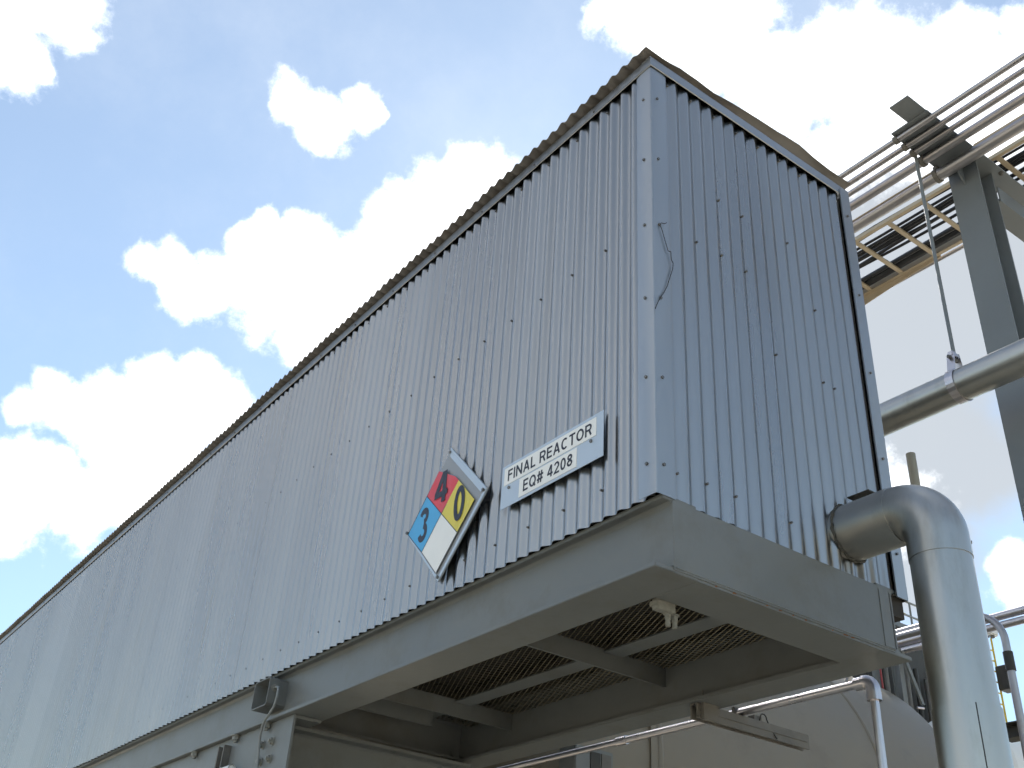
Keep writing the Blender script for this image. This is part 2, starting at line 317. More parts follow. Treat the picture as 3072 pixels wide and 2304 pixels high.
# roof: corrugated sheets, ribs across the box, lower rim dips and lifts along the end wall
RIM = [(-0.06, 1.996), (0.0, 1.994), (0.07, 1.992), (0.15, 2.006), (0.25, 2.006), (0.347, 1.998), (0.45, 2.014), (0.553, 2.024), (0.65, 2.030), (0.747, 2.034), (0.83, 2.044), (0.902, 2.047), (1.0, 2.028), (1.1, 2.020), (1.3, 2.026)]
def rim(x):
    for (a, p), (c, q) in zip(RIM, RIM[1:]):
        if x <= c:
            t = (x - a) / (c - a); t = t * t * (3 - 2 * t); return p + (q - p) * t
    return RIM[-1][1]
def roof_sheet(y0, n, endedge):
    seg = 14; xs = [-0.040, -0.025, 0.0, 0.05] + [0.05 + (W - 0.03) * (j + 1) / 24 for j in range(24)]
    cnt = n * seg + 4; vs = []; fs = []
    for l in (0, 1):
        for i in range(cnt):
            yv = y0 + i * PITCH / seg
            for x in xs:
                z = 1.994 + 0.0095 * math.cos(2 * math.pi * (yv - 0.06) / PITCH) + l * 0.0015 + 0.0025 * math.sin(yv * 7.3) + 0.002 * math.sin(yv * 19 + x * 9)
                if endedge:
                    e = max(0.0, 1 - (yv - y0) / 0.10)
                    z = z * (1 - e) + e * (rim(x) + l * 0.0015)
                vs.append((x, yv, z))
    m_ = len(xs)
    def I(l, i, j): return l * cnt * m_ + i * m_ + j
    for l in (0, 1):
        for i in range(cnt - 1):
            for j in range(m_ - 1): fs.append((I(l, i, j), I(l, i, j + 1), I(l, i + 1, j + 1), I(l, i + 1, j)))
    for i in range(cnt - 1): fs.append((I(0, i, 0), I(0, i + 1, 0), I(1, i + 1, 0), I(1, i, 0)))
    for j in range(m_ - 1): fs.append((I(0, 0, j), I(0, 0, j + 1), I(1, 0, j + 1), I(1, 0, j)))
    return MB().add(vs, fs)
yr = -0.018; kk = 0
while yr < LEN:
    o = roof_sheet(yr, 30, kk == 0).build('roof_sheet', M_ROOF, enc, smooth=True); o.location.z += (0.003 if kk % 2 else 0.0)
    yr += 30 * PITCH; kk += 1
# screws, far too small to take one by one
b = MB()
def screw_l(y, z, r=0.0045): b.tube([(0.0205, y, z), (0.0105, y, z)], r, 8)
def screw_s(x, z, r=0.0045): b.tube([(x, 0.0195, z), (x, 0.0095, z)], r, 8)
VAL = CREST_L + PITCH * 0.5
for row, zz in enumerate((0.11, 1.14, 1.895)):
    j = 0
    while 0.282 + j * 3 * PITCH < LEN - 0.3:
        yv = 0.282 + j * 3 * PITCH; kx = round((yv - VAL) / PITCH); screw_l(VAL + kx * PITCH, zz + random.uniform(-.006, .006)); j += 1
for zz in (0.11, 0.80, 1.14, 1.43, 1.895):
    for kx in (1, 3, 5, 7, 9, 11, 13, 14):
        if random.random() < (0.95 if zz < .2 or zz > 1.8 else 0.5) and not (zz < 0.4 and kx > 9): screw_s(0.037 + kx * PITCH, zz + random.uniform(-.008, .008))
for zz in (1.763, 1.434, 1.105, 0.770, 0.44, 0.112):
    b.tube([(0.0, 0.042, zz), (-0.006, 0.042, zz)], 0.006, 8); b.tube([(0.031, 0.0, zz - 0.008), (0.031, -0.006, zz - 0.008)], 0.006, 8)
for zz in (1.80, 1.35, 0.95, 0.55, 0.15): b.tube([(1.2, -0.011, zz), (1.2, -0.017, zz)], 0.0055, 8)
for j in range(30): b.tube([(-0.003, 0.35 + j * 0.42, 1.945), (-0.0085, 0.35 + j * 0.42, 1.945)], 0.005, 8)
sc = b.build('screws', M_BOLT, enc, smooth=True); tag(sc, kind='stuff')

# ================================================================== steel frame under the enclosure
ZF = -0.246; ZT = 0.006
fr = thing('platform_frame', 'grey painted steel frame of wide beams carrying the corrugated box', 'steel frame', (0.6, 6, ZF))
nb = MB().prism(wsec(-0.009, 0.172, ZF, ZT, 0.016, 0.012, 0.074), 'y', 0.002, LEN - 0.05)
# the top flange is tucked behind the sheeting
nb.v = [(max(v[0], 0.026) if v[2] > ZT - 0.03 else v[0], v[1], v[2]) for v in nb.v]
nb.build('side_beam', M_PAINT, fr, bevel=0.002)
MB().prism(wsec(1.068, 1.222, ZF, ZT, 0.016, 0.012), 'y', 0.002, LEN - 0.05).build('side_beam', M_PAINT, fr, bevel=0.002)
ec = MB().box(0.066, 1.128, -0.001, 0.012, ZF + 0.008, ZT - 0.012); ec.box(0.168, 1.072, 0.003, 0.192, ZF - 0.0006, ZF + 0.0152); ec.box(0.08, 1.112, 0.0265, 0.16, ZT - 0.014, ZT - 0.001)
ec.build('end_channel', M_PAINT, fr, bevel=0.0006)
# weld beads and the splice plate by the far corner
def bead(p0, p1, r=0.0032):
    p0, p1 = Vector(p0), Vector(p1); n = max(6, int((p1 - p0).length / 0.006)); pts = [p0.lerp(p1, i / n) for i in range(n + 1)]
    return MB().tube(pts, [r * (0.8 + 0.35 * random.random()) for _ in pts], 6)
bead((0.0665, -0.001, ZF + 0.016), (0.0665, -0.001, -0.03)).build('weld_bead', M_PAINT, fr, smooth=True)
bead((0.075, -0.0012, ZF + 0.0158), (1.125, -0.0012, ZF + 0.0158), 0.0026).build('weld_bead', M_PAINT, fr, smooth=True)
bead((0.168, 0.006, ZF - 0.0004), (0.168, 0.190, ZF - 0.0004), 0.0014).build('weld_bead', M_PAINT, fr, smooth=True)
MB().box(1.072, 1.126, -0.0035, -0.0011, ZF + 0.019, -0.016).build('splice_plate', M_PAINT, fr)
def joist(y, z0=-0.125, z1=-0.044, x0=0.081, x1=1.138):
    j = MB().box(x0, x1, y, y + 0.006, z0, z1); j.box(x0, x1, y + 0.0062, y + 0.05, z1 - 0.006, z1); j.box(x0, x1, y - 0.002, y + 0.0085, z0 - 0.004, z0 + 0.002)
    return j
JY = [1.157, 2.28]
for y in JY: joist(y).build('joist', M_PAINT, fr, bevel=0.0008)
joist(2.50, -0.135, -0.05, 0.081, 0.80).build('joist', M_PAINT, fr, bevel=0.0008)
MB().prism([(a, c) for a, c in wsec(2.66, 2.84, ZF + 0.0166, ZT - 0.02, 0.014, 0.012)], 'x', 0.0805, 1.1385).build('cross_beam', M_PAINT, fr, bevel=0.0015)
y = 3.9
while y < LEN - 1: joist(y).build('joist', M_PAINT, fr); y += 1.12
for (a, c) in ((0.05, JY[0] - 0.003), (JY[0] + 0.052, JY[1] - 0.003), (JY[1] + 0.052, 2.655)):
    MB().box(0.782, 0.878, a, c, -0.062, -0.056).build('flat_bar', M_PAINT, fr)
# expanded metal: two crossing families of strands in each bay
def mesh_panel(x0, x1, y0, y1, z):
    b = MB(); lw, sw = 0.052, 0.024; sl = lw / sw; wd = 0.0011
    for sgn in (1, -1):
        n0 = int((y0 - sl * (x1 - x0)) / lw) - 1; n1 = int((y1 + sl * (x1 - x0)) / lw) + 1
        for k in range(n0, n1 + 1):
            c = k * lw                           # y = c + sgn * sl * (x - x0)
            xa, xb = x0, x1
            t1 = (y0 - c) / (sgn * sl) + x0; t2 = (y1 - c) / (sgn * sl) + x0
            xa, xb = max(xa, min(t1, t2)), min(xb, max(t1, t2))
            if xb - xa < 0.004: continue
            ya, yb = c + sgn * sl * (xa - x0), c + sgn * sl * (xb - x0)
            d = Vector((xb - xa, yb - ya)).normalized(); nx, ny = -d.y * wd, d.x * wd; h = 0.0025 if sgn > 0 else 0.0015; zz = z + (0.0 if sgn > 0 else 0.002)
            b.add([(xa - nx, ya - ny, zz - h), (xa + nx, ya + ny, zz + h), (xb + nx, yb + ny, zz + h), (xb - nx, yb - ny, zz - h)], [(0, 1, 2, 3)])
    return b
for (a, c) in ((0.06, JY[0] - 0.003), (JY[0] + 0.052, JY[1] - 0.003), (JY[1] + 0.052, 2.655)):
    mp_ = mesh_panel(0.082, 1.137, a, c, -0.050).build('expanded_metal_panel', M_MESH, fr, recalc=False); tag(mp_, kind='stuff')
# square tube stub through the web
tb = MB(); x0, x1, ya, yb, za, zc, t = -0.030, 0.068, 2.675, 2.850, -0.172, -0.034, 0.006
outer = [(ya + .012, za), (yb - .012, za), (yb, za + .012), (yb, zc - .012), (yb - .012, zc), (ya + .012, zc), (ya, zc - .012), (ya, za + .012)]
inner = [(ya + .014, za + t), (yb - .014, za + t), (yb - t, za + .014), (yb - t, zc - .014), (yb - .014, zc - t), (ya + .014, zc - t), (ya + t, zc - .014), (ya + t, za + .014)]
n = 8; vs = [(x0, *q) for q in outer] + [(x1, *q) for q in outer] + [(x0, *q) for q in inner] + [(x1 - 0.02, *q) for q in inner]
fs = [(i, (i + 1) % n, n + (i + 1) % n, n + i) for i in range(n)] + [(2 * n + i, 2 * n + (i + 1) % n, 3 * n + (i + 1) % n, 3 * n + i) for i in range(n)] + [(i, (i + 1) % n, 2 * n + (i + 1) % n, 2 * n + i) for i in range(n)] + [tuple(3 * n + i for i in range(n))]
tb.add(vs, fs); tb_o = tb.build('square_tube_stub', M_PAINT, fr, bevel=0.0008)
MB().hexbolt((0.0, 2.6755, -0.085), (0, -1, 0), 0.013, 0.014).build('ground_lug', M_PBOLT, tb_o)
# beam clamp with two bolts under the near corner
cl = MB().box(0.185, 0.262, 0.195, 0.225, ZF - 0.030, ZF + 0.012); cl.box(0.180, 0.215, 0.192, 0.232, ZF - 0.018, ZF - 0.0012)
cl_o = cl.build('beam_clamp', M_PBOLT, fr, bevel=0.002)
for x in (0.242, 0.272):
    bb = MB().hexbolt((x, 0.212, ZF - 0.028), (0, 0, -1), 0.0115, 0.020); bb.tube([(x, 0.212, ZF - 0.045), (x, 0.212, ZF - 0.072)], 0.0085, 10); bb.build('bolt', M_PBOLT, cl_o)
# rust blooms along the lip of the end flange
rs = MB()
for (x, w_) in ((0.25, .012), (0.31, .02), (0.47, .012), (0.535, .016), (0.60, .010), (0.66, .014), (0.78, .010), (0.84, .03), (0.88, .02)):
    x += random.uniform(-.01, .01); hh = random.uniform(.003, .007)
    rs.add([(x, 0.0014, ZF + 0.0025), (x + w_, 0.0012, ZF + 0.004), (x + w_ * .8, 0.0012, ZF + 0.004 + hh), (x + w_ * .3, 0.0012, ZF + 0.003 + hh)], [(0, 1, 2, 3)])
rs_o = rs.build('rust_spots', M_RUST, fr, recalc=False); tag(rs_o, kind='stuff')

# ================================================================== support girder, bolts and columns
gd = thing('support_girder', 'grey bolted support girder under the long side of the frame', 'girder', (0.08, 6, -ZB))
MB().prism([(0.020, -0.62), (0.160, -0.62), (0.160, -0.606), (0.032, -0.606), (0.032, ZF - 0.016), (0.160, ZF - 0.016), (0.160, ZF - 0.001), (0.020, ZF - 0.001)], 'y', 2.44, LEN - 0.4).build('girder_channel', M_PAINT, gd, bevel=0.002)
MB().prism([(a, c) for a, c in wsec(2.56, 2.74, -0.60, ZF - 0.018, 0.016, 0.012)], 'x', 0.0365, 1.10).build('cross_girder', M_PAINT, gd, bevel=0.002)
for (y, z) in ((2.735, -0.342), (2.630, -0.340), (2.729, -0.420), (2.626, -0.420), (2.72, -0.50), (2.62, -0.50)):
    MB().hexbolt((0.0195, y, z), (-1, 0, 0), 0.0155, 0.016).build('bolt', M_PBOLT, gd, smooth=True)
for y in (2.70, 3.06, 3.6, 4.2):
    MB().hexbolt((0.006, y, ZF - 0.0012), (0, 0, -1), 0.019, 0.024).build('bolt', M_PBOLT, gd, smooth=True)
for yc in (4.6, 9.0, 12.6):
    for xc in (0.08, 1.145): MB().prism(wsec(xc - 0.1, xc + 0.1, yc - 0.1, yc + 0.1, 0.014, 0.01), 'z', -ZB + 0.02, -0.621 if xc < 1 else ZF - 0.001).build('column', M_PAINT, gd)
    for xc in (0.08, 1.145): MB().box(xc - 0.16, xc + 0.16, yc - 0.16, yc + 0.16, -ZB, -ZB + 0.0195).build('base_plate', M_PAINT, gd)
us = thing('slotted_bracket', 'short upright slotted channel fixed to the girder below the box', 'bracket', (0.0, 3.19, -0.95))
MB().prism([(-0.018, 3.13), (0.0195, 3.13), (0.0195, 3.21), (-0.018, 3.21), (-0.018, 3.198), (0.010, 3.198), (0.010, 3.142), (-0.018, 3.142)], 'z', -0.95, -0.285).build('channel', M_STRUT, us)
wp = MB().tube([(-0.02, 2.97, -0.425), (-0.04, 3.4, -0.435)], 0.021, 16, caps=False); wp.tube([(-0.02, 2.972, -0.425), (-0.04, 3.4, -0.435)], 0.017, 16)
wpo = wp.build('conduit_stub', M_LAMP, smooth=True); tag(wpo, 'white open conduit end beside the slotted channel, lower left', 'conduit')
gc = MB().tube([(-0.002, 2.650, -0.086), (-0.012, 2.60, -0.10), (-0.03, 2.557, -0.13), (-0.03, 2.556, -0.155), (-0.03, 2.572, -0.199), (-0.03, 2.612, -0.227), (-0.03, 2.650, -0.247), (-0.028, 2.671, -0.270), (-0.02, 2.697, -0.306), (-0.01, 2.712, -0.353), (0.0, 2.705, -0.464), (0.0, 2.69, -0.62), (0.0, 2.69, -1.2), (0.0, 2.69, -ZB)], 0.0062, 10).build('ground_cable', M_GREYCABLE, smooth=True)
tag(gc, 'grey earthing cable hanging from the square tube stub', 'cable')

# ================================================================== signs on the long wall
def ell(cx, cy, rx, ry, a0, a1, n=18): return [(cx + rx * math.cos(math.radians(a0 + (a1 - a0) * i / n)), cy + ry * math.sin(math.radians(a0 + (a1 - a0) * i / n))) for i in range(n + 1)]
def glyph(ch, s):
    l, t, q = s / 2, 1 - s / 2, s / 2
    G = {'F': (.58, [[(l, 0), (l, 1)], [(l, t), (.58, t)], [(l, .53), (.52, .53)]]), 'I': (s, [[(l, 0), (l, 1)]]),
         'N': (.74, [[(l, 0), (l, 1)], [(.74 - l, 0), (.74 - l, 1)], [(l, .95), (.74 - l, .05)]]),
         'A': (.76, [[(l, 0), (.38, .98)], [(.38, .98), (.76 - l, 0)], [(.18, .31), (.58, .31)]]), 'L': (.56, [[(l, 1), (l, 0)], [(l, q), (.56, q)]]),
         'R': (.70, [[(l, 0), (l, 1)], [(l, t), (.40, t)] + ell(.40, (t + .47) / 2, .21, (t - .47) / 2, 88, -88) + [(.40, .47), (l, .47)], [(.42, .47), (.62, 0)]]),
         'E': (.60, [[(l, 0), (l, 1)], [(l, t), (.60, t)], [(l, .52), (.55, .52)], [(l, q), (.60, q)]]),
         'C': (.74, [ell(.38, .5, .38 - l, .5 - q, 48, 312, 26)]), 'T': (.64, [[(.32, 0), (.32, 1)], [(0, t), (.64, t)]]),
         'O': (.80, [ell(.40, .5, .40 - l, .5 - q, 0, 360, 30)]), 'Q': (.80, [ell(.40, .5, .40 - l, .5 - q, 0, 360, 30), [(.48, .30), (.74, .0)]]),
         '#': (.72, [[(.16, 0), (.26, 1)], [(.44, 0), (.54, 1)], [(.0, .32), (.68, .32)], [(.04, .68), (.72, .68)]]),
         '4': (.64, [[(.46, 0), (.46, 1)], [(.42, .97), (.08, .30)], [(.02, .28), (.64, .28)]]),
         '2': (.60, [ell(.30, .68, .22, .32 - q, 165, -25, 14) + [(.09, q), (.60, q)]]), '0': (.60, [ell(.30, .5, .30 - l, .5 - q, 0, 360, 30)]),
         '8': (.60, [ell(.30, .75, .19, .25 - q, 0, 360, 24), ell(.30, .28, .30 - l, .28 - q, 0, 360, 24)]),
         '3': (.58, [ell(.28, .745, .20, .255 - q, 165, -85, 16), ell(.28, .28, .29 - l, .28 - q, 88, -165, 18)])}
    return G[ch]
def text_mesh(name, body, parent, mt, yl, yrr, z0, z1, x, s=0.17):
    """flat printed lettering; reading direction runs towards -y"""
    adv = 0; words = [[]]
    for ch in body:
        if ch == ' ': adv += .34; words.append([]); continue
        w_, st = glyph(ch, s); words[-1] += [[(p[0] + adv, p[1]) for p in q] for q in st]; adv += w_ + .13
    adv -= .13
    for runs in words:
        b = MB(); k = 0
        for q in runs:
            P = [Vector(p) for p in q]; off = []; closed = (P[0] - P[-1]).length < 1e-4
            for i in range(len(P)):
                if closed: d0 = (P[i] - P[i - 1 if i else -2]).normalized(); d1 = (P[(i + 1) if i < len(P) - 1 else 1] - P[i]).normalized()
                else: d0 = (P[i] - P[i - 1]).normalized() if i else (P[1] - P[0]).normalized(); d1 = (P[i + 1] - P[i]).normalized() if i < len(P) - 1 else d0
                nn = Vector((-(d0 + d1).y, (d0 + d1).x)).normalized(); c_ = max(.5, nn.dot(Vector((-d0.y, d0.x)))); off.append(nn * (s / 2 / c_))
            vs = []; xx = x - 0.00005 * (k % 4); k += 1
            for i in range(len(P)):
                for sg in (1, -1):
                    p = P[i] + off[i] * sg; vs.append((xx, yl + (yrr - yl) * p.x / adv, z0 + (z1 - z0) * p.y))
            b.add(vs, [(2 * i, 2 * i + 1, 2 * i + 3, 2 * i + 2) for i in range(len(P) - 1)])
        b.build(name, mt, parent, recalc=False)
ns = thing('name_plate_sign', 'pale sign plate reading FINAL REACTOR and EQ# 4208', 'sign', (-0.014, 0.535, 0.216))
MB().box(-0.0155, -0.0130, 0.240, 0.830, 0.216, 0.396).build('backing_plate', M_SIGN, ns, bevel=0.0006)
w1 = MB().box(-0.0172, -0.0156, 0.277, 0.814, 0.310, 0.382).build('label_strip', M_WHITE, ns)
w2 = MB().box(-0.0172, -0.0156, 0.380, 0.714, 0.228, 0.303).build('label_strip', M_WHITE, ns)
text_mesh('lettering', 'FINAL REACTOR', w1, M_INK, 0.790, 0.300, 0.3225, 0.3695, -0.0177, 0.165)
text_mesh('lettering', 'EQ# 4208', w2, M_INK, 0.688, 0.402, 0.2425, 0.2905, -0.0177, 0.165)
for (y, z) in ((0.780, 0.294), (0.304, 0.297)): MB().tube([(-0.0156, y, z), (-0.020, y, z)], 0.0065, 10).build('rivet', M_BOLT, ns, smooth=True)

hs = thing('hazard_diamond_sign', 'diamond hazard placard with red 4, blue 3, yellow 0 and white quarter', 'sign', (-0.02, 1.205, 0.036))
cy, cz, hh = 1.207, 0.334, 0.298
def yzpoly(pts, x0, x1): return MB().prism(pts, 'x', x0, x1)
yzpoly([(cy, cz + hh), (cy - hh, cz), (cy, cz - hh), (cy + hh, cz)], -0.024, -0.021).build('backing_plate', M_PLATE, hs)
def edge(a, c, wdt, x0, x1):
    a, c = Vector(a), Vector(c); d = (c - a).normalized(); nn = Vector((-d.y, d.x)) * wdt
    return yzpoly([tuple(a), tuple(c), tuple(c + nn - d * abs(wdt)), tuple(a + nn + d * abs(wdt))], x0, x1)
Tp, Rt, Bt, Lf = (cy, cz + hh), (cy - hh, cz), (cy, cz - hh), (cy + hh, cz)
edge(Rt, Tp, -0.030, -0.0310, -0.0241).build('holder_lip', M_SIGN, hs)
edge(Bt, Rt, -0.016, -0.0290, -0.0241).build('holder_lip', M_SIGN, hs)
edge(Lf, Bt, -0.012, -0.0270, -0.0241).build('holder_lip', M_SIGN, hs)
# the card has slipped: its upper right edge curls away from the plate
MID, BL, RI, BI, LI = (1.230, 0.335), (1.363, 0.461), (1.096, 0.209), (1.227, 0.076), (1.486, 0.324)
B1, R1, R2, R3, R4 = (1.355, 0.204), (1.281, 0.548), (1.147, 0.473), (1.119, 0.446), (0.990, 0.314)
def card(name, pts, mt, lift=None):
    n = len(pts); b = MB(); lift = lift or [0] * n
    fro = [(-0.0300 - lift[i], pts[i][0], pts[i][1]) for i in range(n)]; bak = [(-0.0286 - lift[i], pts[i][0], pts[i][1]) for i in range(n)]
    b.add(fro + bak, [tuple(range(n)), tuple(range(2 * n - 1, n - 1, -1))] + [(i, (i + 1) % n, n + (i + 1) % n, n + i) for i in range(n)])
    return b.build(name, mt, hs)
q4 = card('red_quarter', [BL, MID, R3, R2, R1], M_RED, [0, 0, .002, .003, .003])
q3 = card('blue_quarter', [LI, BL, MID, B1], M_BLUE)
q0 = card('yellow_quarter', [MID, RI, R4, R3], M_YEL, [0, 0, .002, .002])
card('white_quarter', [B1, MID, RI, BI], M_WHITE)
lines = MB()
for (a, c) in ((LI, BL), (BL, R1), (MID, BL), (MID, B1), (MID, RI), (MID, R3), (LI, B1), (B1, BI), (BI, RI), (RI, R4)):
    a, c = Vector(a), Vector(c); d = (c - a).normalized(); nn = Vector((-d.y, d.x)) * 0.0017
    la = 0.003 if tuple(a) in (R1, R3, R4) else 0; lc = 0.003 if tuple(c) in (R1, R3, R4) else 0
    lines.add([(-0.0306 - la, *(a - nn)), (-0.0306 - la, *(a + nn)), (-0.0306 - lc, *(c + nn)), (-0.0306 - lc, *(c - nn))], [(0, 1, 2, 3)])
lines.build('border_lines', M_INK, hs, recalc=False)
text_mesh('numeral', '4', q4, M_INK, 1.296, 1.196, 0.388, 0.531, -0.0338, 0.18)
text_mesh('numeral', '3', q3, M_INK, 1.400, 1.330, 0.252, 0.408, -0.0306, 0.18)
text_mesh('numeral', '0', q0, M_INK, 1.135, 1.058, 0.258, 0.414, -0.0334, 0.18)
for (y, z) in ((cy, cz + hh - 0.022), (cy - hh + 0.022, cz), (cy, cz - hh + 0.018), (cy + hh - 0.012, cz)):
    MB().tube([(-0.0238, y, z), (-0.037, y, z)], 0.0065, 10).build('rivet', M_BOLT, hs, smooth=True)

# loose wire hanging from a screw on the corner trim
lw = MB().tube([(0.058, -0.012, 1.115), (0.046, -0.016, 1.100), (0.031, -0.012, 1.098), (0.028, -0.008, 1.088), (0.037, -0.008, 1.075), (0.050, -0.008, 1.035), (0.066, -0.008, 0.988), (0.080, -0.008, 0.991), (0.081, -0.008, 0.957), (0.090, -0.008, 0.943), (0.087, -0.008, 0.915), (0.074, -0.008, 0.877), (0.058, -0.009, 0.825), (0.040, -0.009, 0.785), (0.019, -0.012, 0.751), (0.002, -0.014, 0.715), (-0.008, -0.014, 0.689)], 0.0016, 6).build('loose_wire', M_WIRE, smooth=True)
tag(lw, 'thin dark loose wire dangling beside the near corner trim', 'wire')

# ================================================================== insulated vent pipe through the end wall
PX, PZ, PR, PY = 0.955, 0.160, 0.1005, -0.333
ip = thing('insulated_vent_pipe', 'thick aluminium jacketed pipe with elbow leaving the end wall and turning down', 'pipe', (PX, PY, -ZB))
RB = 0.128
MB().tube([(PX, 0.06, PZ), (PX, PY + RB - 0.005, PZ)], PR * 1.03, 48).build('wall_section', M_JACKET, ip, smooth=True)
el = [Vector((PX, PY + RB + 0.01, PZ))] + arc((PX, PY + RB, PZ - RB), (0, 0, 1), (0, -1, 0), RB, 0, math.pi / 2, 20) + [Vector((PX, PY, PZ - RB - 0.075))]
MB().tube(el, PR, 48).build('elbow', M_JACKET, ip, smooth=True)
MB().tube([(PX, PY, PZ - RB - 0.07), (PX, PY, -0.60)], PR * 0.975, 48).build('drop_section', M_JACKET, ip, smooth=True)
MB().tube([(PX, PY, -0.535), (PX, PY, -1.55)], PR * 1.02, 48).build('drop_section', M_JACKET, ip, smooth=True)
MB().tube([(PX, PY, -1.54), (PX, PY, -ZB)], PR * 0.98, 48).build('drop_section', M_JACKET, ip, smooth=True)
a = math.radians(228)
MB().box(PX + PR * 1.02 * math.cos(a) - 0.0014, PX + PR * 1.02 * math.cos(a) + 0.0014, PY + PR * 1.02 * math.sin(a) - 0.001, PY + PR * 1.02 * math.sin(a) + 0.003, -1.5, -0.536).build('lap_seam', M_WIRE, ip)
rg = [(PX + math.cos(2 * math.pi * k_ / 48) * PR * 1.06 * (1 + .012 * math.sin(k_ * 1.9)), 0.000 + .003 * math.sin(k_ * 2.3), PZ + math.sin(2 * math.pi * k_ / 48) * PR * 1.06) for k_ in range(49)]
MB().tube(rg, [0.0045 + 0.0018 * math.sin(k_ * 1.3) for k_ in range(49)], 8, caps=False).build('sealant_bead', mat('sealant', (0.06, 0.055, 0.045), 0, 0.8, 0.3, 60.0), ip, smooth=True)
MB().add([(0.955, -0.002, 0.300), (1.03, -0.002, 0.300), (1.025, -0.10, 0.296), (0.95, -0.10, 0.296), (0.955, -0.002, 0.304), (1.03, -0.002, 0.304), (1.025, -0.10, 0.300), (0.95, -0.10, 0.300)], [(0, 1, 2, 3), (4, 5, 6, 7), (0, 1, 5, 4), (1, 2, 6, 5), (2, 3, 7, 6), (3, 0, 4, 7)]).build('rain_hood', M_MACH, ip)
for (z, s_) in ((0.02, .006), (-0.3, .004), (-0.8, .004)): MB().tube([(PX + PR * .7, PY - PR * .68, z), (PX + PR * .76, PY - PR * .74, z)], s_, 8).build('rivet', M_BOLT, ip)

# ================================================================== conduit on the strut below the far side
CX, CZ, CR = 1.362, -0.228, 0.0165
co = thing('lit_conduit', 'bright aluminium conduit running under the frame and turning down at an elbow fitting', 'conduit', (CX, 0.275, -ZB))
MB().tube([(CX, 0.315, CZ), (CX, 1.665, CZ)], CR, 20).build('conduit_run', M_COND, co, smooth=True)
MB().tube([(CX, 1.66, CZ), (CX, 1.725, CZ)], CR * 1.28, 20).build('coupling', M_COND, co, smooth=True)
MB().tube([(CX, 1.72, CZ), (CX, 9.5, CZ)], CR * 0.93, 20).build('conduit_run', M_COND, co, smooth=True)
eb = MB().tube([(CX, 0.350, CZ), (CX, 0.312, CZ)], CR * 1.5, 20); eb.tube([(CX, 0.315, CZ)] + arc((CX, 0.31, CZ - 0.034), (0, 0, 1), (0, -1, 0), 0.034, 0, math.pi / 2, 8) + [(CX, 0.276, CZ - 0.05)], CR * 1.62, 20)
eb.tube([(CX, 0.276, CZ - 0.045), (CX, 0.276, CZ - 0.075)], CR * 1.72, 20); eb.build('elbow_fitting', M_COND, co, smooth=True)
MB().tube([(CX, 0.276, CZ - 0.07), (CX, 0.276, -ZB)], CR, 20).build('conduit_drop', M_COND, co, smooth=True)
st = thing('conduit_hanger_strut', 'weathered slotted strut arm clamped under the far beam, holding the bright conduit', 'strut', (1.1, 0.94, ZF - 0.04))
SZ = ZF - 0.0015
MB().prism([(0.922, SZ), (0.963, SZ), (0.963, SZ - 0.062), (0.955, SZ - 0.062), (0.955, SZ - 0.006), (0.930, SZ - 0.006), (0.930, SZ - 0.062), (0.922, SZ - 0.062)], 'x', 1.085, 1.765).build('channel', M_STRUT, st)
MB().box(1.10, 1.75, 0.918, 0.9216, SZ - 0.034, SZ - 0.029).build('slot_edge', M_STRUT, st)
for x in (1.115, 1.16): MB().tube([(x, 0.918, SZ - 0.05), (x, 0.918, SZ + 0.055)], 0.0045, 8).build('threaded_rod', M_BOLT, st)
MB().box(1.105, 1.19, 0.905, 0.9215, SZ - 0.066, SZ + 0.002).build('clamp', M_STRUT, st)
MB().box(1.34, 1.386, 0.955, 0.972, SZ - 0.03, CZ + 0.022).build('pipe_strap', M_STRUT, st)
ub = MB().tube([(1.485, 0.95, SZ + 0.01)] + arc((1.50, 0.94, SZ + 0.02), (-1, 0, 0), (0, 0, 1), 0.02, 0, math.pi, 10) + [(1.53, 0.93, SZ - 0.02), (1.55, 0.915, SZ - 0.06)], 0.003, 6); ub.build('tie_wire', M_WIRE, st)
MB().box(1.455, 1.50, 0.95, 0.985, SZ, SZ + 0.03).build('clamp', M_STRUT, st)

# ================================================================== storage tank behind the box
TY, TZ, TR = 4.04, 0.0, 1.5
tk = thing('storage_tank', 'large cream horizontal tank with dished ends behind and below the box', 'tank', (3.6, TY, -ZB))
def lathe_x(prof, y, z, n=72):
    b = MB(); vs = []; fs = []
    for (x, r) in prof:
        for k in range(n):
            a = 2 * math.pi * k / n; vs.append((x, y + r * math.cos(a), z + r * math.sin(a)))
    for i in range(len(prof) - 1):
        for k in range(n): fs.append((i * n + k, i * n + (k + 1) % n, (i + 1) * n + (k + 1) % n, (i + 1) * n + k))
    fs += [tuple(range(n)), tuple((len(prof) - 1) * n + k for k in range(n))]
    return b.add(vs, fs)
def dished(x, r, depth, sgn, n=9): return [(x + sgn * depth * math.sin(t), max(0.01, r * math.cos(t))) for t in [math.pi / 2 * i / n for i in range(n + 1)]]
X0, X1 = 1.72, 5.65
lathe_x([(X0, TR), (X1, TR)], TY, TZ).build('shell', M_TANK, tk, smooth=True)
lathe_x(list(reversed(dished(X0 - 0.001, TR, 0.33, -1))), TY, TZ).build('dished_end', M_TANK, tk, smooth=True)
lathe_x(dished(X1 + 0.001, TR, 0.42, 1), TY, TZ).build('dished_end', M_TANK, tk, smooth=True)
for xb in (2.42, 4.6): lathe_x([(xb - 0.02, TR + 0.002), (xb - 0.008, TR + 0.010), (xb + 0.008, TR + 0.010), (xb + 0.02, TR + 0.002)], TY, TZ).build('weld_band', M_TANK, tk, smooth=True)
for xb in (2.6, 4.9): MB().box(xb - 0.15, xb + 0.15, TY - 1.1, TY + 1.1, -ZB, TZ - 0.9).build('saddle', M_PAINT, tk)
